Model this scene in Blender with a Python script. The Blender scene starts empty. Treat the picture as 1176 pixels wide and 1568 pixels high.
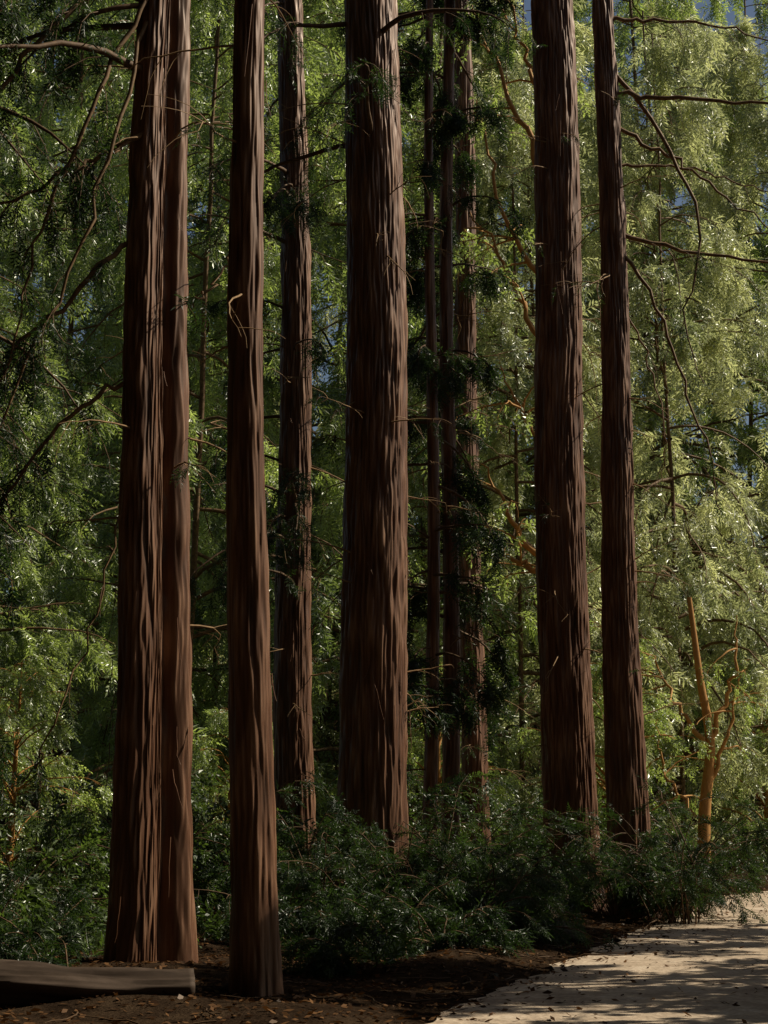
import bpy, math, random
import numpy as np
from mathutils import Vector, noise
rng=np.random.default_rng(11); random.seed(5)
scene=bpy.context.scene
scene.view_settings.view_transform='Standard'
scene.view_settings.look='None'
scene.view_settings.exposure=0
SUN_AZ=math.radians(15);SUN_EL=math.radians(42)
s=Vector((math.cos(SUN_EL)*math.cos(SUN_AZ),math.cos(SUN_EL)*math.sin(SUN_AZ),math.sin(SUN_EL)))
# gaps in the boughs through which the low sun reaches the trunks: (x,y,radius,z from,z to)
GAPS=[(-2.1,17.6,.45,1.2,10),(-1.5,29.8,.5,1.5,14),(-.0,24.3,.55,4.0,14),(3.2,29,.55,6,15),(4.05,28.3,.45,6,15),(1.85,34.5,.4,1,10)]
CUR=[None]

def new_mat(name):
    m=bpy.data.materials.new(name); m.use_nodes=True
    nt=m.node_tree; nt.nodes.clear()
    out=nt.nodes.new('ShaderNodeOutputMaterial')
    return m,nt,out
def ramp(nt,stops):
    r=nt.nodes.new('ShaderNodeValToRGB')
    e=r.color_ramp.elements
    while len(e)<len(stops): e.new(0.5)
    for i,(p,c) in enumerate(stops):
        e[i].position=p; e[i].color=(*c,1)
    return r
def leaf_mat(name,dark,light,trans,tf=0.45,gloss=0.04):
    m,nt,out=new_mat(name); L=nt.links
    at=nt.nodes.new('ShaderNodeAttribute'); at.attribute_name='tone'
    r=ramp(nt,[(0,dark),(1,light)]); L.new(at.outputs['Fac'],r.inputs[0])
    p=nt.nodes.new('ShaderNodeBsdfDiffuse')
    L.new(r.outputs[0],p.inputs['Color'])
    t=nt.nodes.new('ShaderNodeBsdfTranslucent')
    mx=nt.nodes.new('ShaderNodeMix'); mx.data_type='RGBA'; mx.blend_type='MULTIPLY'; mx.inputs[0].default_value=1
    L.new(r.outputs[0],mx.inputs[6]); mx.inputs[7].default_value=(*trans,1)
    L.new(mx.outputs[2],t.inputs[0])
    ms=nt.nodes.new('ShaderNodeMixShader'); ms.inputs[0].default_value=tf
    L.new(p.outputs[0],ms.inputs[1]); L.new(t.outputs[0],ms.inputs[2])
    gl=nt.nodes.new('ShaderNodeBsdfGlossy'); gl.inputs['Roughness'].default_value=.38; gl.inputs['Color'].default_value=(1,1,.92,1)
    m2=nt.nodes.new('ShaderNodeMixShader'); m2.inputs[0].default_value=gloss
    L.new(ms.outputs[0],m2.inputs[1]); L.new(gl.outputs[0],m2.inputs[2]); L.new(m2.outputs[0],out.inputs[0])
    return m
def bark_mat(name,c0,c1,c2,scale=(30,30,1.6),spec=0.3,rough=.7,tint=(1,.72,.5)):
    m,nt,out=new_mat(name); L=nt.links
    tc=nt.nodes.new('ShaderNodeTexCoord'); mp=nt.nodes.new('ShaderNodeMapping'); mp.inputs['Scale'].default_value=scale
    L.new(tc.outputs['Object'],mp.inputs[0])
    n=nt.nodes.new('ShaderNodeTexNoise'); n.inputs['Scale'].default_value=1; n.inputs['Detail'].default_value=5; n.inputs['Roughness'].default_value=0.7
    L.new(mp.outputs[0],n.inputs[0])
    at=nt.nodes.new('ShaderNodeAttribute'); at.attribute_name='tone'
    ad=nt.nodes.new('ShaderNodeMath'); ad.operation='MULTIPLY_ADD'; ad.inputs[1].default_value=0.6
    L.new(n.outputs[0],ad.inputs[0]); 
    a2=nt.nodes.new('ShaderNodeMath'); a2.operation='MULTIPLY'; a2.inputs[1].default_value=0.5
    L.new(at.outputs['Fac'],a2.inputs[0]); L.new(a2.outputs[0],ad.inputs[2])
    r=ramp(nt,[(0.2,c0),(0.5,c1),(0.85,c2)]); L.new(ad.outputs[0],r.inputs[0])
    p=nt.nodes.new('ShaderNodeBsdfPrincipled')
    p.inputs['Roughness'].default_value=rough; p.inputs['Specular IOR Level'].default_value=spec; p.inputs['Specular Tint'].default_value=(*tint,1)
    L.new(r.outputs[0],p.inputs['Base Color']); L.new(p.outputs[0],out.inputs[0])
    return m
M_bark=bark_mat('redwood_bark',(0.022,0.008,0.004),(0.115,0.048,0.023),(0.36,0.20,0.115),spec=.7,rough=.45)
M_limb=bark_mat('limb_bark',(0.025,0.014,0.008),(0.09,0.053,0.026),(0.36,0.22,0.10),(14,14,14))
M_orange=bark_mat('sunlit_mossy_bark',(0.10,0.045,0.014),(0.36,0.17,0.045),(0.55,0.30,0.09),(12,12,6))  # mossy bark, with the warmth of sunlight mixed into its orange
M_leaf_dark=leaf_mat('redwood_foliage',(0.010,0.022,0.011),(0.06,0.095,0.036),(1.4,1.6,0.6),gloss=.03)
M_leaf_mid=leaf_mat('forest_foliage',(0.05,0.085,0.032),(0.42,0.49,0.20),(1.5,1.6,0.8),0.55,.08)
M_leaf_hazed=leaf_mat('hazed_foliage',(0.15,0.19,0.09),(0.70,0.72,0.40),(1.25,1.25,0.95),0.55,.08)  # haze and sun glow of the far trees put into the leaf colour
M_leaf_shrub=leaf_mat('shrub_foliage',(0.018,0.035,0.014),(0.13,0.18,0.06),(1.4,1.6,0.6),0.4,.05)
M_litter=leaf_mat('dead_leaf',(0.04,0.02,0.01),(0.20,0.10,0.04),(1,0.8,0.5),0.15,0.01)

class Geo:
    def __init__(s): s.V=[];s.Q=[];s.T=[];s.M=[];s.n=0
    def add(s,V,Q,T,m):
        if len(V)==0: return
        s.V.append(V);s.Q.append(Q+s.n);s.T.append(np.broadcast_to(T,(len(V),)));s.M.append(np.full(len(Q),m,dtype=np.int32));s.n+=len(V)
    def mesh(s,name,mats,smooth=None):
        V=np.concatenate(s.V).astype(np.float32);Q=np.concatenate(s.Q).astype(np.int32)
        T=np.concatenate(s.T).astype(np.float32);M=np.concatenate(s.M)
        me=bpy.data.meshes.new(name)
        me.vertices.add(len(V));me.vertices.foreach_set('co',V.ravel())
        me.loops.add(Q.size);me.loops.foreach_set('vertex_index',Q.ravel())
        me.polygons.add(len(Q));me.polygons.foreach_set('loop_start',np.arange(0,Q.size,4,dtype=np.int32))
        me.update(calc_edges=True)
        for m in mats: me.materials.append(m)
        me.polygons.foreach_set('material_index',M)
        me.polygons.foreach_set('use_smooth',(M==0))
        a=me.attributes.new('tone','FLOAT','POINT');a.data.foreach_set('value',T)
        me.update()
        return me
def obj(name,me,loc=(0,0,0),rot=0,scale=1,parent=None):
    o=bpy.data.objects.new(name,me);scene.collection.objects.link(o)
    o.location=loc;o.rotation_euler=(0,0,rot)
    o.scale=(scale,scale,scale) if not hasattr(scale,'__len__') else scale
    if parent: o.parent=parent
    return o
def nrm(a): return a/np.maximum(np.linalg.norm(a,axis=-1,keepdims=True),1e-9)
def tube(g,P,R,k,m,tone=0.5):
    P=np.asarray(P,float);n=len(P);R=np.asarray(R,float)
    D=nrm(np.gradient(P,axis=0))
    ref=np.array([0.0,0,1]) if abs(D[:,2]).mean()<0.8 else np.array([1.0,0,0])
    S=nrm(np.cross(D,ref));U=np.cross(S,D)
    a=np.arange(k)*2*math.pi/k
    V=P[:,None,:]+R[:,None,None]*(np.cos(a)[None,:,None]*S[:,None,:]+np.sin(a)[None,:,None]*U[:,None,:])
    i=np.arange(n-1)[:,None]*k;j=np.arange(k)[None,:];j2=(j+1)%k
    Q=np.stack([i+j,i+j2,i+k+j2,i+k+j],-1).reshape(-1,4)
    g.add(V.reshape(-1,3),Q,tone,m)
def make_template(seed,n=11,w=0.028,side=0.34,tipl=0.25):
    r=np.random.default_rng(seed);V=[];Q=[]
    def leaf(b,d,l,w,zz):
        d=nrm(np.array(d));s=nrm(np.cross(d,[0,0,1.0])+np.array([0,0,r.normal(0,.5)]))
        i=len(V);mid=b+d*l*0.45
        V.extend([b,mid+s*w/2,b+d*l+np.array([0,0,zz]),mid-s*w/2]);Q.append([i,i+1,i+2,i+3])
    leaf(np.array([0,0,0.]),(1,0,0),0.9,0.012,-0.06)
    for i in range(n):
        f=(i+0.7)/n;sg=1 if i%2 else -1
        b=np.array([f*0.85,0,-0.08*f*f]);ang=math.radians(r.uniform(35,65))*sg
        l=side*(math.sin(math.pi*min(1,f*0.85+0.18))*0.8+0.25)*r.uniform(.7,1.15)
        leaf(b,(math.cos(ang),math.sin(ang),r.normal(0,.25)),l,w*r.uniform(.8,1.3),r.normal(-0.04,.04))
    leaf(np.array([0.8,0,-0.06]),(1,r.normal(0,.1),-.1),tipl,w,-.03)
    return np.array(V),np.array(Q)
T_FINE=[make_template(i,n=13,w=0.05,side=0.30) for i in range(4)]
T_COARSE=[make_template(10+i,n=10,w=0.07,side=0.34) for i in range(4)]
T_FERN=[make_template(20+i,n=19,w=0.05,side=0.24) for i in range(4)]
T_BROAD=[make_template(30+i,n=7,w=0.13,side=0.32) for i in range(4)]
T_BIG=[make_template(40+i,n=6,w=0.24,side=0.5) for i in range(4)]
def sprays(g,P,D,S,T,m,temps=T_FINE,upj=0.6):
    P=np.asarray(P);D=nrm(np.asarray(D));S=np.asarray(S);T=np.asarray(T)
    if CUR[0] is not None and len(P):
        hx,hy=math.cos(SUN_AZ),math.sin(SUN_AZ);keep=np.ones(len(P),bool)
        for (x0,y0,r0,za,zb) in GAPS:
            dx=P[:,0]+CUR[0][0]-x0;dy=P[:,1]+CUR[0][1]-y0
            t=dx*hx+dy*hy;pp=np.abs(dx*hy-dy*hx);zt=P[:,2]-t*math.tan(SUN_EL)
            keep&=~((t>.25)&(pp<r0+.2)&(zt>za)&(zt<zb)&(rng.random(len(P))<.93))
        P=P[keep];D=D[keep];S=S[keep];T=T[keep]
    if len(P)==0:return
    up=nrm(np.array([0,0,1.0])+rng.normal(0,upj,(len(P),3)))
    Y=nrm(np.cross(up,D));Z=np.cross(D,Y)
    pick=rng.integers(0,len(temps),len(P))
    for k,(TV,TQ) in enumerate(temps):
        q=pick==k;n=q.sum()
        if n==0: continue
        V=P[q][:,None,:]+S[q][:,None,None]*(TV[None,:,0:1]*D[q][:,None,:]+TV[None,:,1:2]*Y[q][:,None,:]+TV[None,:,2:3]*Z[q][:,None,:])
        Q=(TQ[None]+(np.arange(n)*len(TV))[:,None,None]).reshape(-1,4)
        g.add(V.reshape(-1,3),Q,np.repeat(T[q],len(TV)),m)
class Acc:
    def __init__(s): s.P=[];s.D=[];s.S=[];s.T=[]
    def flush(s,g,m,temps=T_FINE,upj=0.6):
        if s.P: sprays(g,np.concatenate(s.P),np.concatenate(s.D),np.concatenate(s.S),np.concatenate(s.T),m,temps,upj)
def vec(az,p): return np.array([math.cos(az)*math.cos(p),math.sin(az)*math.cos(p),math.sin(p)])
def catmull(P,n):
    P=np.asarray(P,float);P=np.vstack([2*P[0]-P[1],P,2*P[-1]-P[-2]]);k=len(P)-3
    out=[]
    for t in np.linspace(0,k-1e-6,n):
        i=int(t);f=t-i;a,b,c,d=P[i:i+4]
        out.append(0.5*((2*b)+(c-a)*f+(2*a-5*b+4*c-d)*f*f+(3*b-a-3*c+d)*f**3))
    return np.array(out)
def twigs_on(g,acc,pts,n,tl,ns,ss,tone,s0=0.25,droop=0.7,m_w=1,spread=1.1):
    N=len(pts)
    D=nrm(np.gradient(pts,axis=0))
    for _ in range(n):
        q0=s0+(1-s0)*rng.random()**0.8;f=q0*(N-1);i=min(int(f),N-2);p=pts[i]+(pts[i+1]-pts[i])*(f-i)
        d=D[i];az=math.atan2(d[1],d[0])+rng.choice([-1,1])*rng.uniform(.3,spread)
        pi=math.asin(max(-1,min(1,d[2])))*0.6+rng.normal(-0.1,.25)
        L=tl*rng.uniform(.45,1.2)*(1.15-.5*q0)
        tp=[p];c=p.copy();pp=pi
        for k in range(4):
            pp-=droop*rng.uniform(.15,.45);az+=rng.normal(0,.15);c=c+vec(az,pp)*L/4;tp.append(c)
        tp=np.array(tp)
        tube(g,tp,np.linspace(.008,.003,5),3,m_w,0.4)
        q=rng.uniform(.12,1,ns);f=q*4;ii=np.minimum(f.astype(int),3);fr=(f-ii)[:,None]
        PP=tp[ii]+(tp[ii+1]-tp[ii])*fr;DD=nrm(tp[ii+1]-tp[ii])+rng.normal(0,.42,(ns,3));DD[:,2]-=.15*droop
        tn=tone+rng.normal(0,.13)
        acc.P.append(PP);acc.D.append(DD);acc.S.append(ss*rng.uniform(.6,1.25,ns));acc.T.append(np.clip(tn+rng.normal(0,.13,ns),0,1))
def limb_pts(start,az,L,p0,droop,n=10,wander=.12):
    c=np.array(start,float);pts=[c.copy()];p=p0
    for k in range(n):
        p-=droop/n*rng.uniform(.5,1.5);az+=rng.normal(0,wander);c=c+vec(az,p+rng.normal(0,.06))*L/n;pts.append(c.copy())
    return np.array(pts)

def sstep(a,b,x):
    t=np.clip((x-a)/(b-a),0,1);return t*t*(3-2*t)
PY=np.array([-60,-20,0,8,13.4,20,26,31.4,36,40,44,48.0]);PXL=np.array([-16,-7,-3.2,-1.5,0.15,2.15,3.95,5.7,7.0,9.5,14,24.0])
def path_left(y): return np.interp(y,PY,PXL)
def path_right(y): return path_left(y)+np.interp(y,[0,36,42,48],[4.9,4.9,9,14])
def gz(x,y):
    x=np.asarray(x,float);y=np.asarray(y,float)
    base=9*sstep(52,110,y)+16*sstep(90,220,y)
    l=path_left(y);r=path_right(y)
    d=np.where(y<48.5,np.maximum(l-x,x-r),9.0);d=np.maximum(d,-1)
    k=sstep(-.1,1.2,d)
    bumps=.10*np.sin(x*.9+1.3*np.sin(y*.5))*np.sin(y*.7+x*.3)+.05*np.sin(x*2.3+y*1.1)*np.sin(y*1.9-x*.7)+.1
    return base-0.03+k*(0.05+bumps*.9)
def grid(name,xs,ys,zf,mat,z_off=0):
    X,Y=np.meshgrid(xs,ys);Z=zf(X,Y)+z_off
    nx,ny=len(xs),len(ys);V=np.stack([X,Y,Z],-1).reshape(-1,3)
    i=(np.arange(ny-1)[:,None]*nx+np.arange(nx-1)[None,:])
    Q=np.stack([i,i+1,i+nx+1,i+nx],-1).reshape(-1,4)
    g=Geo();g.add(V,Q,0.5,0);return obj(name,g.mesh(name,[mat]))
def ground_mat(name,stops,scale=3.0,bump=.5,dist=.05):
    m,nt,out=new_mat(name);L=nt.links
    tc=nt.nodes.new('ShaderNodeTexCoord')
    n=nt.nodes.new('ShaderNodeTexNoise');n.inputs['Scale'].default_value=scale;n.inputs['Detail'].default_value=9;n.inputs['Roughness'].default_value=.7
    L.new(tc.outputs['Object'],n.inputs[0])
    r=ramp(nt,stops);L.new(n.outputs[0],r.inputs[0])
    v=nt.nodes.new('ShaderNodeTexNoise');v.inputs['Scale'].default_value=scale*14;v.inputs['Detail'].default_value=4;L.new(tc.outputs['Object'],v.inputs[0])
    mx=nt.nodes.new('ShaderNodeMix');mx.data_type='RGBA';mx.blend_type='OVERLAY';mx.inputs[0].default_value=.6
    L.new(r.outputs[0],mx.inputs[6]);L.new(v.outputs[0],mx.inputs[7])
    p=nt.nodes.new('ShaderNodeBsdfDiffuse')
    L.new(mx.outputs[2],p.inputs['Color'])
    ad=nt.nodes.new('ShaderNodeMath');ad.operation='MULTIPLY_ADD';ad.inputs[1].default_value=.35;L.new(v.outputs[0],ad.inputs[0]);L.new(n.outputs[0],ad.inputs[2])
    b=nt.nodes.new('ShaderNodeBump');b.inputs['Strength'].default_value=bump;b.inputs['Distance'].default_value=dist
    L.new(ad.outputs[0],b.inputs['Height']);L.new(b.outputs[0],p.inputs['Normal']);L.new(p.outputs[0],out.inputs[0]);return m
M_ground=ground_mat('forest_floor',[(.3,(.016,.010,.006)),(.5,(.035,.022,.013)),(.7,(.07,.045,.025))],2.5,.8,.08)
M_path=ground_mat('dirt_path',[(.3,(.30,.22,.15)),(.55,(.52,.41,.29)),(.75,(.66,.56,.43))],1.6,.6,.04)
xs=np.concatenate([np.linspace(-400,-30,30),np.arange(-29,-10,1.0),np.arange(-10,16,.25),np.arange(16,40,1.0),np.linspace(40,400,30)])
ys=np.concatenate([np.linspace(-300,-10,15),np.arange(-9,8,1.0),np.arange(8,52,.25),np.arange(52,140,3.0),np.linspace(140,600,24)])
grid('ground',xs,ys,gz,M_ground)
def build_path():
    ys=np.arange(-55,48,.2);n=40;V=[]
    for y in ys:
        l=float(path_left(y));r=float(path_right(y))
        l+= .22*noise.noise(Vector((y*.9,0,3)))+.12*noise.noise(Vector((y*4,0,3)));r+=.2*noise.noise(Vector((y*.9,5,3)))
        for k in range(n+1):
            x=l+(r-l)*k/n
            V.append((x,y,0.004+.012*noise.noise(Vector((x*1.3,y*1.3,0)))+.008))
    V=np.array(V);ny=len(ys);nx=n+1
    i=(np.arange(ny-1)[:,None]*nx+np.arange(nx-1)[None,:]);Q=np.stack([i,i+1,i+nx+1,i+nx],-1).reshape(-1,4)
    g=Geo();g.add(V,Q,.5,0);obj('dirt_path',g.mesh('dirt_path',[M_path]))
build_path()

def union_r(a,cs):
    best=0
    for (cx,cy,R) in cs:
        d=math.hypot(cx,cy);ph=math.atan2(cy,cx);q=R*R-(d*math.sin(a-ph))**2
        if q>0: best=max(best,d*math.cos(a-ph)+math.sqrt(q))
    return best
def trunk_geo(g,prof,lean,seed,H,nang=150,zvis=17,flare=.35,ridge=.018,m=0,twin=None):
    zs=np.concatenate([np.linspace(-.3,zvis,340),np.linspace(zvis,H,30)[1:]])
    pz=[p[0] for p in prof];pr=[p[1] for p in prof]
    V=[];T=[]
    sd=seed*13.7
    nz=noise.noise
    tw=[union_r(k*2*math.pi/nang,twin) for k in range(nang)] if twin else [1]*nang
    for z in zs:
        r0=float(np.interp(z,pz,pr));cx=lean[0]*(z/15)+.045*math.sin(z*.45+seed);cy=lean[1]*(z/15)+.03*math.cos(z*.33+seed)
        fl=flare*math.exp(-max(z,0)/.5)
        rd_amp=ridge*min(1,r0/.15)
        for k in range(nang):
            a=k*2*math.pi/nang
            ca,sa=math.cos(a),math.sin(a)
            lobes=1+.025*math.sin(3*a+seed+z*.12)+.012*math.sin(7*a+seed*2-z*.08)
            f=1+fl*(.7+.5*math.sin(5*a+seed))
            r=r0*lobes*f*tw[k]
            X=ca*r0;Y=sa*r0
            w=nz(Vector((X*3,Y*3+sd,z*.6)))*.6
            n1=nz(Vector((X*16+sd+w,Y*16+w,z*.6)))
            n2=nz(Vector((X*40,Y*40+sd,z*3.0)))
            n3=nz(Vector((X*6+sd,Y*6,z*1.3)))
            rd=1-min(1,abs(n1)*3.2); h=-rd*1.1+n2*1.1+1.4*n3
            r+=rd_amp*h
            V.append((cx+ca*r,cy+sa*r,z));T.append(max(0,min(1,.5-.25*rd+.4*n2+.4*n3)))
    V=np.array(V);n=len(zs);i=np.arange(n-1)[:,None]*nang;j=np.arange(nang)[None,:];j2=(j+1)%nang
    Q=np.stack([i+j,i+j2,i+nang+j2,i+nang+j],-1).reshape(-1,4)
    g.add(V,Q,np.array(T),m)
def bark_strips(g,prof,n,zr,lean):
    r=rng
    for _ in range(n):
        z=r.uniform(*zr);a=r.uniform(0,6.28);r0=np.interp(z,[p[0] for p in prof],[p[1] for p in prof])
        L=r.uniform(.15,.8);q=[];cv=r.normal(0,.15)
        for k in range(5):
            f=k/4;rr=r0+.005+.05*f*f*r.uniform(.3,1.5);aa=a+f*cv;q.append((lean[0]*z/15+math.cos(aa)*rr,lean[1]*z/15+math.sin(aa)*rr,z-L*f+ .02*r.normal()))
        tube(g,q,np.linspace(.006,.003,5),3,0,.4)
def redwood(name,x,y,prof,lean,seed,H,limbs=(),nrand=20,zr=(6,30),Lr=(1.5,3.5),twn=9,ns=9,ss=.32,tone=.4,azr=None,ridge=.018,flare=.3,dead=14,nang=150,strips=40,droop=1.0,twin=None,top=0,topz=17):
    g=Geo();acc=Acc();CUR[0]=(x,y)
    trunk_geo(g,prof,lean,seed,H,nang=nang,ridge=ridge,flare=flare,twin=twin)
    bark_strips(g,prof,strips,(.5,15),lean)
    trunk=g;g=Geo()
    def R(z): return float(np.interp(z,[p[0] for p in prof],[p[1] for p in prof]))
    for L in limbs:
        pts=catmull(L['p'],22)-np.array([x,y,0]);pts[1:]+=rng.normal(0,.03,(21,3))
        tube(g,pts,np.linspace(L.get('r',.04),.008,22),6,0,.6)
        twigs_on(g,acc,pts,L.get('n',10),L.get('tl',.8),L.get('ns',8),ss,tone+L.get('t',0),L.get('s0',.15),.9,m_w=0)
    for _ in range(nrand):
        z=zr[0]+(zr[1]-zr[0])*rng.random();az=rng.uniform(0,6.28) if azr is None else rng.uniform(*azr)
        cx=lean[0]*z/15;cy=lean[1]*z/15
        L=rng.uniform(*Lr)*(1 if z<15 else max(.35,1-(z-15)/(H-13)))
        pts=limb_pts((cx+math.cos(az)*R(z)*.7,cy+math.sin(az)*R(z)*.7,z),az,L,rng.uniform(-.2,.45),droop*rng.uniform(.6,1.2))
        tube(g,pts,np.linspace(.012+.012*L,.005,11),5,0,.4)
        twigs_on(g,acc,pts,twn,min(1.3,L*.4),ns,ss,tone+rng.normal(0,.08),.15,.9,m_w=0)
    for _ in range(dead):
        z=rng.uniform(2,14);az=rng.uniform(0,6.28);L=rng.uniform(.4,1.6)
        pts=limb_pts((lean[0]*z/15+math.cos(az)*R(z)*.8,lean[1]*z/15+math.sin(az)*R(z)*.8,z),az,L,rng.uniform(-.4,.5),rng.uniform(-.2,1.2),n=8,wander=.25)
        tube(g,pts,np.linspace(.014,.003,9),4,0,.8)
        for k in range(3):
            i=rng.integers(2,8);q=limb_pts(pts[i],az+rng.normal(0,.9),L*.45,rng.normal(0,.4),.6,n=5,wander=.25);tube(g,q,np.linspace(.006,.002,6),3,0,.8)
        if rng.random()<.4: twigs_on(g,acc,pts,3,.35,5,.2,tone,.3,.7,m_w=0)
    acc.flush(g,1)
    if top:
        a2=Acc()
        for _ in range(top):
            z=topz+(H-2-topz)*rng.random()**1.3;az=rng.uniform(0,6.28);L=rng.uniform(2.5,4)*(1.1-.6*(z-topz)/(H-topz))
            pts=limb_pts((0,0,z),az,L,rng.uniform(.1,.4),.5)
            tube(g,pts,np.linspace(.06,.01,11),5,0,.4);twigs_on(g,a2,pts,7,1.3,6,1.0,.35,.1,.4,m_w=0)
        a2.flush(g,1,T_BIG)
    CUR[0]=None
    root=obj(name,trunk.mesh('trunk',[M_bark]),(x,y,0))
    obj('crown',g.mesh('crown',[M_limb,M_leaf_dark]),parent=root)
    return root

redwood('redwood_tree',-2.42,17.6,[(0,.43),(2,.40),(5,.36),(10.3,.295),(20,.2),(34,.03)],(0,0),1,34,
 limbs=[dict(p=[(-2.6,17.5,7.85),(-3.3,17.2,7.0),(-4.1,17,6.0),(-4.8,16.8,5.0)],r=.035,n=16),
  dict(p=[(-2.6,17.5,6.2),(-3.3,17.3,5.75),(-4.05,17.2,4.7),(-4.5,17.0,3.6)],r=.03,n=14),
  dict(p=[(-2.6,17.4,8.9),(-3.4,17.1,8.3),(-4.6,16.9,7.6)],r=.035,n=16),
  dict(p=[(-2.7,17.4,5.4),(-2.85,17.2,3.9),(-3.3,17,2.5),(-3.6,17,1.9)],r=.012,n=5,ns=4,tl=.5),
  dict(p=[(-2.6,17.4,10.5),(-3.1,17.0,9.0),(-3.6,16.8,7.4),(-3.9,16.6,5.6)],r=.03,n=14),
  dict(p=[(-2.6,17.4,10.2),(-2.9,17.0,8.6),(-3.3,16.8,7.0),(-3.9,16.6,5.3),(-4.4,16.5,3.6)],r=.025,n=14),
  dict(p=[(-2.6,17.5,11.0),(-3.6,17.1,10),(-4.4,16.9,8.6),(-4.8,16.8,7)],r=.04,n=20),
  dict(p=[(-2.6,17.5,11.6),(-3.4,17.1,10.9),(-4.2,16.9,10.0),(-4.9,16.8,8.9)],r=.04,n=22),
  dict(p=[(-2.3,17.7,6.9),(-1.9,17.8,7.3),(-1.5,17.9,8.0)],r=.02,n=6,ns=6,tl=.5)],
 nrand=40,zr=(9.5,33),Lr=(2,4),tone=.35,azr=(1.8,4.7),nang=230,twin=[(-.36,-.12,.62),(.52,.36,.46),(.1,.3,.4)],flare=.25)
redwood('redwood_tree',-1.19,15.7,[(0,.215),(2,.2),(10,.145),(20,.1),(28,.02)],(-.22,0),2,28,nrand=10,zr=(13,27),Lr=(1.0,1.8),ridge=.010,flare=.15,dead=10,nang=110,strips=10)
redwood('redwood_tree',-1.50,29.8,[(0,.38),(3,.34),(8,.29),(16,.24),(34,.03)],(-.2,0),3,34,nrand=44,zr=(5,33),Lr=(1.2,2.6),tone=.35,azr=(2.2,5.4),nang=150)
redwood('redwood_tree',-.10,24.3,[(0,.50),(3,.48),(8,.45),(14,.40),(24,.3),(40,.03)],(-.08,0),4,40,nrand=40,zr=(10,38),Lr=(1.2,3.2),tone=.35,azr=(1.8,5.2),dead=34,strips=60,flare=.2,nang=220)
redwood('redwood_tree',.77,28.2,[(0,.125),(8,.10),(16,.07),(26,.02)],(.06,0),5,26,nrand=66,zr=(3.5,25),Lr=(.7,1.7),ridge=.008,flare=.1,dead=26,nang=60,strips=8,twn=9,ss=.38,tone=.3)
redwood('redwood_tree',1.08,28.8,[(0,.165),(8,.13),(16,.10),(28,.02)],(.08,0),6,28,nrand=66,zr=(3.5,27),Lr=(.7,1.8),ridge=.01,flare=.1,dead=26,nang=60,strips=8,twn=9,ss=.38,tone=.3)
redwood('redwood_tree',1.80,34.5,[(0,.28),(8,.24),(18,.2),(30,.02)],(-.1,0),7,30,nrand=20,zr=(9,29),Lr=(1,2.0),azr=(1.8,5.2),nang=110)
redwood('redwood_tree',3.10,29.0,[(0,.47),(3,.44),(8,.42),(15,.39),(26,.28),(40,.03)],(-.03,0),8,40,nrand=22,zr=(18,39),Lr=(1.5,3.0),tone=.35,dead=20,strips=60,flare=.25,nang=210)
redwood('redwood_tree',4.02,28.3,[(0,.37),(2,.34),(7,.27),(15,.19),(24,.1),(32,.03)],(-.08,0),9,32,
 limbs=[dict(p=[(3.95,28.3,14.9),(4.6,28.2,13.9),(5.2,28,12.6),(5.45,27.9,11.2),(5.1,27.8,9.9),(5.4,27.7,8.8)],r=.045,n=9,ns=5),
  dict(p=[(3.95,28.3,14.2),(5.2,28,14.0),(6.8,27.6,13.7),(8.5,27.2,13.0)],r=.05,n=10,ns=6),
  dict(p=[(4,28.3,13.6),(5,28.3,13.1),(6.0,28.1,12.2),(7.4,27.9,11.0)],r=.04,n=9,ns=6),
  dict(p=[(4,28.3,11.7),(5.2,28.2,11.3),(6.9,28,10.9),(8.5,27.8,10.0)],r=.045,n=9,ns=6),
  dict(p=[(4,28.3,11.5),(4.7,28.1,10.2),(5.1,28,8.8),(5.5,27.9,7.5),(5.6,27.9,6.6)],r=.035,n=8,ns=5),
  dict(p=[(4,28.3,12.9),(5.4,28.5,12.9),(6.9,28.4,12.4)],r=.03,n=7,ns=6),
  dict(p=[(4,28.3,15.6),(5.5,28.5,15.7),(7.5,28.4,15.2)],r=.04,n=11,ns=8),
  dict(p=[(4,28.3,10.6),(4.5,28.5,9.6),(4.8,28.4,8.4),(4.75,28.4,7.2)],r=.02,n=5,ns=4)],
 nrand=14,zr=(18,31),Lr=(1.5,2.6),tone=.35,dead=22,strips=30,flare=.25,nang=160)
redwood('redwood_tree',-6.6,19.5,[(0,.4),(8,.33),(20,.2),(34,.03)],(0,0),10,34,nrand=70,zr=(3.2,32),Lr=(2,3.8),tone=.3,azr=(-1.3,1.3),nang=60,strips=5,dead=6,top=50,topz=14)

def forest_tree(name,seed,H,W,leafm,tone=.5,z0=.8,nl=70,twn=9,ns=10,ss=.5,r0=.16,p0=(0,.7),droop=1.1,woodm=M_limb,temps=T_COARSE):
    global rng
    keep=rng;rng=np.random.default_rng(seed)
    g=Geo();acc=Acc()
    t=limb_pts((0,0,-.3),0,H,1.5,0,n=16,wander=.3);
    t[:,0]*=.5;t[:,1]*=.5
    tube(g,t,np.linspace(r0,.02,17),8,0,.5)
    for i in range(nl):
        f=rng.random();z=z0+(H-z0)*f;j=min(15,int(np.interp(z,t[:,2],np.arange(17))))
        w=W*(.35+.65*math.sin(math.pi*min(1,.28+.72*f)))*rng.uniform(.55,1.15)
        az=rng.uniform(0,6.28)
        pts=limb_pts((t[j,0],t[j,1],z),az,w,rng.uniform(*p0),droop*rng.uniform(.5,1.4),n=9,wander=.16)
        tube(g,pts,np.linspace(.05*(1.2-f),.008,10),5,0,.5)
        twigs_on(g,acc,pts,twn,W*.38,ns,ss,tone+rng.normal(0,.15),.08,.9,m_w=0)
    acc.flush(g,1,temps);rng=keep
    return g.mesh(name,[woodm,leafm])
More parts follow.
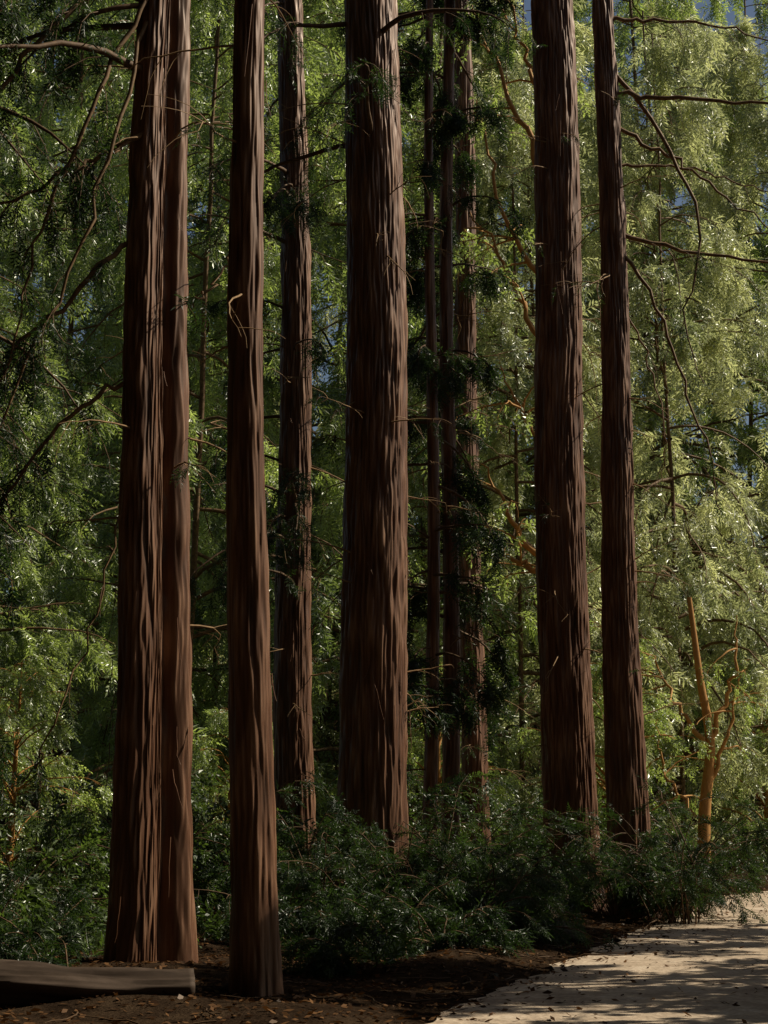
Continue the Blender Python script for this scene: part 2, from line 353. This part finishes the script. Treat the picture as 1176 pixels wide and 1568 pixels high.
V_tall=[forest_tree('forest_tree_mesh',100+i,24,4.2,M_leaf_mid,.5,z0=1.0,nl=66,r0=.09,ss=.55) for i in range(3)]
V_pale=[forest_tree('pale_tree_mesh',200+i,20,4.0,M_leaf_hazed,.55,z0=.8,nl=66,droop=1.3,r0=.07,ss=.55) for i in range(3)]
V_bay=[forest_tree('bay_tree_mesh',300+i,8,3.0,M_leaf_mid,.6,z0=.4,nl=40,woodm=M_orange,temps=T_BROAD,p0=(.3,1.1),ss=.42) for i in range(2)]
V_wall=[forest_tree('wall_tree_mesh',500+i,32,6.5,M_leaf_dark,.1,z0=.6,nl=120,twn=7,ns=7,ss=1.9,r0=.4,temps=T_BIG) for i in range(2)]
V_can=forest_tree('canopy_tree_mesh',600,34,7.5,M_leaf_dark,.1,z0=13,nl=100,twn=7,ns=8,ss=1.7,r0=.45,temps=T_BIG,droop=.6)
def plant(name,me,x,y,s,parent=None):
    return obj(name,me,(x,y,float(gz(x,y))),random.uniform(0,6.28),(s*random.uniform(.9,1.1),s*random.uniform(.9,1.1),s),parent)
for (x,y,sc) in [(-9.5,38,1.0),(-5.0,43,1.2),(-13,47,1.25),(-.8,47,1.25),(-8,54,1.4)]:
    plant('unseen_sky_block_tree',random.choice(V_tall),x,y,sc)
for (x,y,sc) in [(3.6,46,1.2),(8.6,49,1.3),(13.0,53,1.4),(5.5,58,1.55),(10.6,61,1.6)]:
    plant('cypress_tree',random.choice(V_pale),x,y,sc)
for (x,y,sc) in [(5.6,43,.8),(11.2,50,.8),(-3.2,35.5,.5),(1.2,42,.7),(-7.2,33,.6)]:
    plant('bay_laurel_tree',random.choice(V_bay),x,y,sc)
e=bpy.data.objects.new('distant_forest',None);scene.collection.objects.link(e)
for i in range(13):
    plant('distant_tree',random.choice(V_tall if i<5 else V_pale+V_tall[:1]),-24+i*4.4+random.uniform(-1,1),70+random.uniform(-5,5),random.uniform(1.5,1.8),e)
for i in range(13):
    plant('distant_tree',random.choice(V_tall+V_pale),-36+i*5.6+random.uniform(-2,2),90+random.uniform(-5,5),random.uniform(2.1,2.5) if i<8 else random.uniform(1.8,2.1),e)
for (x,y,sc) in [(-12,60,1.7),(-3.5,61,1.8),(1.2,59,1.6)]:
    plant('distant_tree',V_tall[0],x,y,sc,e)
# young redwoods added outside the frame, on the sun side, to shade the ground
for k,(x,y) in enumerate([(8.6,13.5),(9.8,19),(11.4,25)]):
    CUR[0]=(x,y);obj('unseen_shade_tree',forest_tree('dense_tree_mesh',400+k,11.8,3.0,M_leaf_dark,.5,z0=3.2,nl=40,twn=6,ns=6,ss=.72,temps=T_BIG),(x,y,0));CUR[0]=None
for (x,y) in [(-20,-10),(-10,-9),(-1,-12),(9,-10),(20,-9),(-16,-1),(-15,8),(-14.5,16.5),(-15.5,25),(16,-3),(11,-1),(5,-20),(-6,-20),(-11,-1)]:
    plant('unseen_sky_block_tree',random.choice(V_wall),x,y,1.0)  # out-of-view trees added behind and beside the camera to block skylight
for (x,y) in [(-7,6),(5.5,0),(-1.5,-4),(-9,-4),(-9.5,14.5),(6,-6)]:
    plant('unseen_canopy_block_tree',V_can,x,y,1.0)  # out-of-view crowns added overhead to keep skylight off the trunk fronts

def custom_tree(name,x,y,trunk,rs,limbs,mats,tone=.6,ss=.4,dy=0,nn=4):
    g=Geo();acc=Acc();o=np.array([x,y,0]);CUR[0]=(x,y+dy)
    t=catmull(trunk,24)-o;tube(g,t,np.linspace(rs[0],rs[1],24),10,0,.6)
    for L in limbs:
        p=catmull(L['p'],18)-o;p[1:]+=rng.normal(0,.05,(17,3));tube(g,p,np.linspace(L.get('r',.06),.014,18),7,0,.7)
        for k in range(L.get('sub',4)):
            i=rng.integers(4,16);d=p[i+1]-p[i];q=limb_pts(p[i],math.atan2(d[1],d[0])+rng.normal(0,.8),L.get('sl',1.3),rng.uniform(-.2,.9),.6,n=8,wander=.25)
            tube(g,q,np.linspace(.028,.007,9),5,0,.7);twigs_on(g,acc,q,nn,.7,6,ss,tone,.2,.8,m_w=0)
    acc.flush(g,1,T_BROAD);CUR[0]=None;return obj(name,g.mesh(name,mats),(x,y+dy,0))
custom_tree('madrone_tree',3.9,34,[(3.9,34,-.3),(3.7,34,4),(3.5,34,9),(3.3,34,14),(3.1,34,18)],(.2,.06),[
 dict(p=[(3.7,34,6.0),(3.0,33.8,6.3),(2.5,33.8,6.6),(1.9,33.9,7.0)],r=.10),
 dict(p=[(3.4,34,6.3),(2.6,33.7,7.0),(2.3,33.7,7.7),(1.9,33.8,8.4)],r=.08),
 dict(p=[(3.5,34,10.6),(2.8,33.8,11.4),(2.4,33.8,12.6),(1.8,33.8,13.6)],r=.07),
 dict(p=[(3.5,34,12.2),(2.8,33.9,12.7),(2.2,33.8,14.4),(1.9,33.9,16)],r=.07),
 dict(p=[(3.3,34,14.3),(2.7,33.9,15.8),(2.2,33.9,17.0),(1.8,33.9,18.2)],r=.07),
 dict(p=[(3.2,34,16),(2.9,33.9,17),(2.5,33.9,18.6)],r=.06),
 dict(p=[(3.6,34,8.5),(2.9,33.8,9.2),(2.3,33.8,10.4)],r=.06)],[M_orange,M_leaf_mid],dy=-1.2,nn=3)
custom_tree('oak_tree',7.75,42,[(7.75,42,-.3),(7.8,42,1.6),(8.0,42,3.4),(7.8,42,5),(7.6,42,7)],(.18,.06),[
 dict(p=[(7.85,42,2.0),(8.4,42,3.5),(8.9,42,5.2)],r=.07),
 dict(p=[(8.0,42,3.3),(7.2,42,4.3),(6.6,42,5.6)],r=.08),
 dict(p=[(8.0,42,3.5),(8.6,42,5.0),(8.8,42,6.5)],r=.07),
 dict(p=[(7.6,42,1.6),(6.9,42,2.7),(6.7,42,4.0)],r=.05)],[M_orange,M_leaf_mid],ss=.3)

def shrub(name,x,y,R,H,n,mat,ss=.3,tone=.4,temps=T_FINE,ns=12):
    g=Geo();acc=Acc()
    for i in range(n):
        az=rng.uniform(0,6.28);L=rng.uniform(.5,1.1)*math.hypot(R,H)
        pts=limb_pts((rng.normal(0,R*.25),rng.normal(0,R*.25),-.05),az,L,math.atan2(H,R)+rng.normal(.15,.25),rng.uniform(.8,1.7),n=7)
        tube(g,pts,np.linspace(.014,.004,8),4,0,.4)
        twigs_on(g,acc,pts,7,max(.3,L*.32),ns,ss,tone+rng.normal(0,.1),.15,.7,m_w=0)
    acc.flush(g,1,temps);return obj(name,g.mesh(name,[M_limb,mat]),(x,y,float(gz(x,y))))
def fern(name,x,y,n,L):
    g=Geo();P=[];D=[];S=[];T=[]
    for i in range(n):
        az=rng.uniform(0,6.28);l=L*rng.uniform(.6,1.1);P.append((0.03*math.cos(az),.03*math.sin(az),.02));D.append(vec(az,rng.uniform(.25,1.1)));S.append(l);T.append(rng.uniform(.2,.8))
    sprays(g,P,D,S,T,0,T_FERN,.25)
    return obj(name,g.mesh(name,[M_leaf_shrub]),(x,y,float(gz(x,y))))
for (x,y,R,H,n) in [(-.9,23,.8,2.1,20),(.3,22.3,.9,2.0,22),(1.1,23.4,.9,2.4,22),(-.1,20.5,.7,1.2,14),(1.2,21.5,.7,1.3,14),(.6,19.6,.6,.8,12),(2.0,25.2,.6,1.4,14),(-1.7,25.5,.8,2.4,18),(.9,26,.8,2.5,18),(-1.1,20.8,.6,1.2,12),
   (4.5,26.6,.7,2.4,24),(5.0,28.2,.6,2.2,16),(3.5,27.2,.6,2.0,16),(-3.9,19.5,.8,1.2,14),(-.3,17.8,.5,.6,8),(-3.3,16.6,.5,.6,10)]:
    shrub('redwood_sapling',x,y,R,H,n,M_leaf_dark,.26,.45)
for (x,y,R,H,n) in [(-3.2,24,1.1,2.4,20),(-5.0,26,1.3,2.8,22),(-4.7,21.5,1.0,1.8,18),(-2.6,30,1.0,2.6,18),(.2,33,1.1,2.6,20),(2.6,37,1.3,2.8,22),(1.0,36,1.2,3,22),(5.4,38.5,1.1,2.2,20),(6.0,43.5,1.3,2.2,20),(3.2,42,1.4,3.4,24),(8.6,45,1.4,1.8,20),(10.5,46,1.4,2,20),(12.5,47,1.4,2,20),(-4.1,17.8,.6,1.0,14),(-5.6,20,1,1.6,16)]:
    shrub('understory_shrub',x,y,R,H,n,M_leaf_shrub,.3,.55,T_BROAD,11)
for i in range(44):
    x=rng.uniform(-4.5,5.0);y=rng.uniform(17,30)
    if x>float(path_left(y))-.7: continue
    fern('fern',x,y,int(rng.integers(9,16)),rng.uniform(.4,.75))

def log(name,a,b,r,mat=M_bark,tone=.6,endc=None):
    a=np.array(a,float);b=np.array(b,float);g=Geo();n=60;k=60
    ax=nrm(b-a);sv=nrm(np.cross(ax,[0,0,1.0]));u=np.cross(sv,ax);L=np.linalg.norm(b-a);V=[];T=[]
    for i in range(n+1):
        f=i/n;c=a+(b-a)*f+u*.04*math.sin(f*5)
        for j in range(k):
            t=j*2*math.pi/k;nn=noise.noise(Vector((math.cos(t)*2,math.sin(t)*2,f*L*1.2)));n2=noise.noise(Vector((math.cos(t)*10,math.sin(t)*10,f*L*2)))
            rr=r*(1+.28*nn+.14*n2)*(1-.12*f)
            V.append(c+(sv*math.cos(t)+u*math.sin(t))*rr);T.append(.5+.6*nn)
    base=(n+1)*k
    for e_,sgn in ((0,-1),(n,1)):
        c=a if e_==0 else b
        for q in (.8,.4,.04):
            for j in range(k):
                p=V[e_*k+j];V.append(c+(p-c)*q+ax*sgn*.02*(1-q)*0.5+ax*.01*noise.noise(Vector(p*9)));T.append(.9)
    i=np.arange(n)[:,None]*k;j=np.arange(k)[None,:];j2=(j+1)%k
    Q=[np.stack([i+j,i+j2,i+k+j2,i+k+j],-1).reshape(-1,4)]
    for ei,e_ in enumerate((0,n)):
        rings=[e_*k]+[base+ei*3*k+q*k for q in range(3)]
        for q in range(3): Q.append(np.stack([rings[q]+j[0],rings[q]+j2[0],rings[q+1]+j2[0],rings[q+1]+j[0]],-1))
    g.add(np.array(V),np.concatenate(Q),np.clip(np.array(T),0,1),0)
    return obj(name,g.mesh(name,[mat]))
M_log=bark_mat('weathered_wood',(.012,.008,.006),(.04,.027,.018),(.10,.07,.05),(5,14,14))
log('fallen_log',(-4.6,14.3,.20),(-1.62,14.9,.17),.22,M_log)
log('fallen_log',(.9,27.4,.36),(2.62,26.3,.42),.40,M_log)
def rock(name,x,y,sx,sy,sz,seed):
    import bmesh
    bm=bmesh.new();bmesh.ops.create_icosphere(bm,subdivisions=4,radius=1)
    for v in bm.verts:
        p=v.co.copy();d=1+.35*noise.noise(p*1.2+Vector((seed,0,0)))+.14*noise.noise(p*3.3+Vector((seed,0,0)))+.05*noise.noise(p*9)
        v.co=Vector((p.x*sx*d,p.y*sy*d,p.z*sz*d))
    me=bpy.data.meshes.new(name);bm.to_mesh(me);bm.free();me.materials.append(M_rock)
    for p in me.polygons:p.use_smooth=True
    return obj(name,me,(x,y,float(gz(x,y))+sz*.3),random.random()*.6)
M_rock=ground_mat('mossy_rock',[(.3,(.04,.035,.025)),(.55,(.09,.08,.06)),(.75,(.15,.14,.11))],5,.6,.03)
rock('rock',2.2,22.6,.36,.26,.2,3);rock('rock',1.9,23.0,.2,.2,.14,8);rock('rock',1.1,17.6,.06,.05,.04,5)
def litter():
    n=52000;y=rng.uniform(10.5,42,n);x=rng.uniform(-6,9,n)
    l=path_left(y);d=np.maximum(l-x,x-path_right(y));keep=(d>-.15)|(rng.random(n)<.45*np.exp(d*1.4)+.05)
    x=x[keep];y=y[keep];n=len(x);z=np.maximum(gz(x,y),.012)+.012
    g=Geo();sz=rng.uniform(.015,.05,n)[:,None];a=rng.uniform(0,6.28,n)
    D=np.stack([np.cos(a),np.sin(a),rng.normal(0,.25,n)],-1)*sz;W=np.stack([-np.sin(a),np.cos(a),rng.normal(0,.5,n)],-1)*sz*.4
    P=np.stack([x,y,z],-1);V=np.stack([P-D,P-W*1.0,P+D,P+W],1).reshape(-1,3)
    g.add(V,np.arange(n*4).reshape(-1,4),np.repeat(rng.random(n)**1.5,4),0)
    me=g.mesh('leaf_litter',[M_litter]);obj('leaf_litter',me)
    g=Geo()
    for i in range(150):
        yy=rng.uniform(11,32);xx=float(path_left(yy))-abs(rng.normal(0,1.8))+.2
        p=limb_pts((xx,yy,float(gz(xx,yy))+.03),rng.uniform(0,6.28),rng.uniform(.2,.8),.05,.05,n=5,wander=.3)
        p[:,2]=np.maximum(gz(p[:,0],p[:,1]),.01)+.015+.02*rng.random(6)
        tube(g,p,np.linspace(.008,.003,6),4,0,.3)
    obj('fallen_twigs',g.mesh('fallen_twigs',[M_limb]))
litter()

sl=bpy.data.lights.new('sun','SUN');sl.energy=5;sl.angle=math.radians(.5);sl.color=(1,.92,.78)
so=bpy.data.objects.new('sun',sl);scene.collection.objects.link(so);so.rotation_euler=s.to_track_quat('Z','Y').to_euler();so.location=(30,10,40)
w=bpy.data.worlds.new('World');scene.world=w;w.use_nodes=True;nt=w.node_tree
bg=nt.nodes['Background'];sk=nt.nodes.new('ShaderNodeTexSky');sk.sky_type='NISHITA';sk.sun_disc=False
sk.sun_elevation=SUN_EL;sk.sun_rotation=math.pi/2-SUN_AZ;sk.dust_density=1.5;sk.ozone_density=.6
nt.links.new(sk.outputs[0],bg.inputs[0]);bg.inputs[1].default_value=.05
cam=bpy.data.cameras.new('camera');cam.sensor_fit='VERTICAL';cam.sensor_height=36;cam.sensor_width=27
cam.lens=18/(784/2600);cam.clip_end=2000
co=bpy.data.objects.new('camera',cam);scene.collection.objects.link(co);co.location=(0,0,1.6);co.rotation_euler=(math.radians(90+10.2),0,0)
scene.camera=co
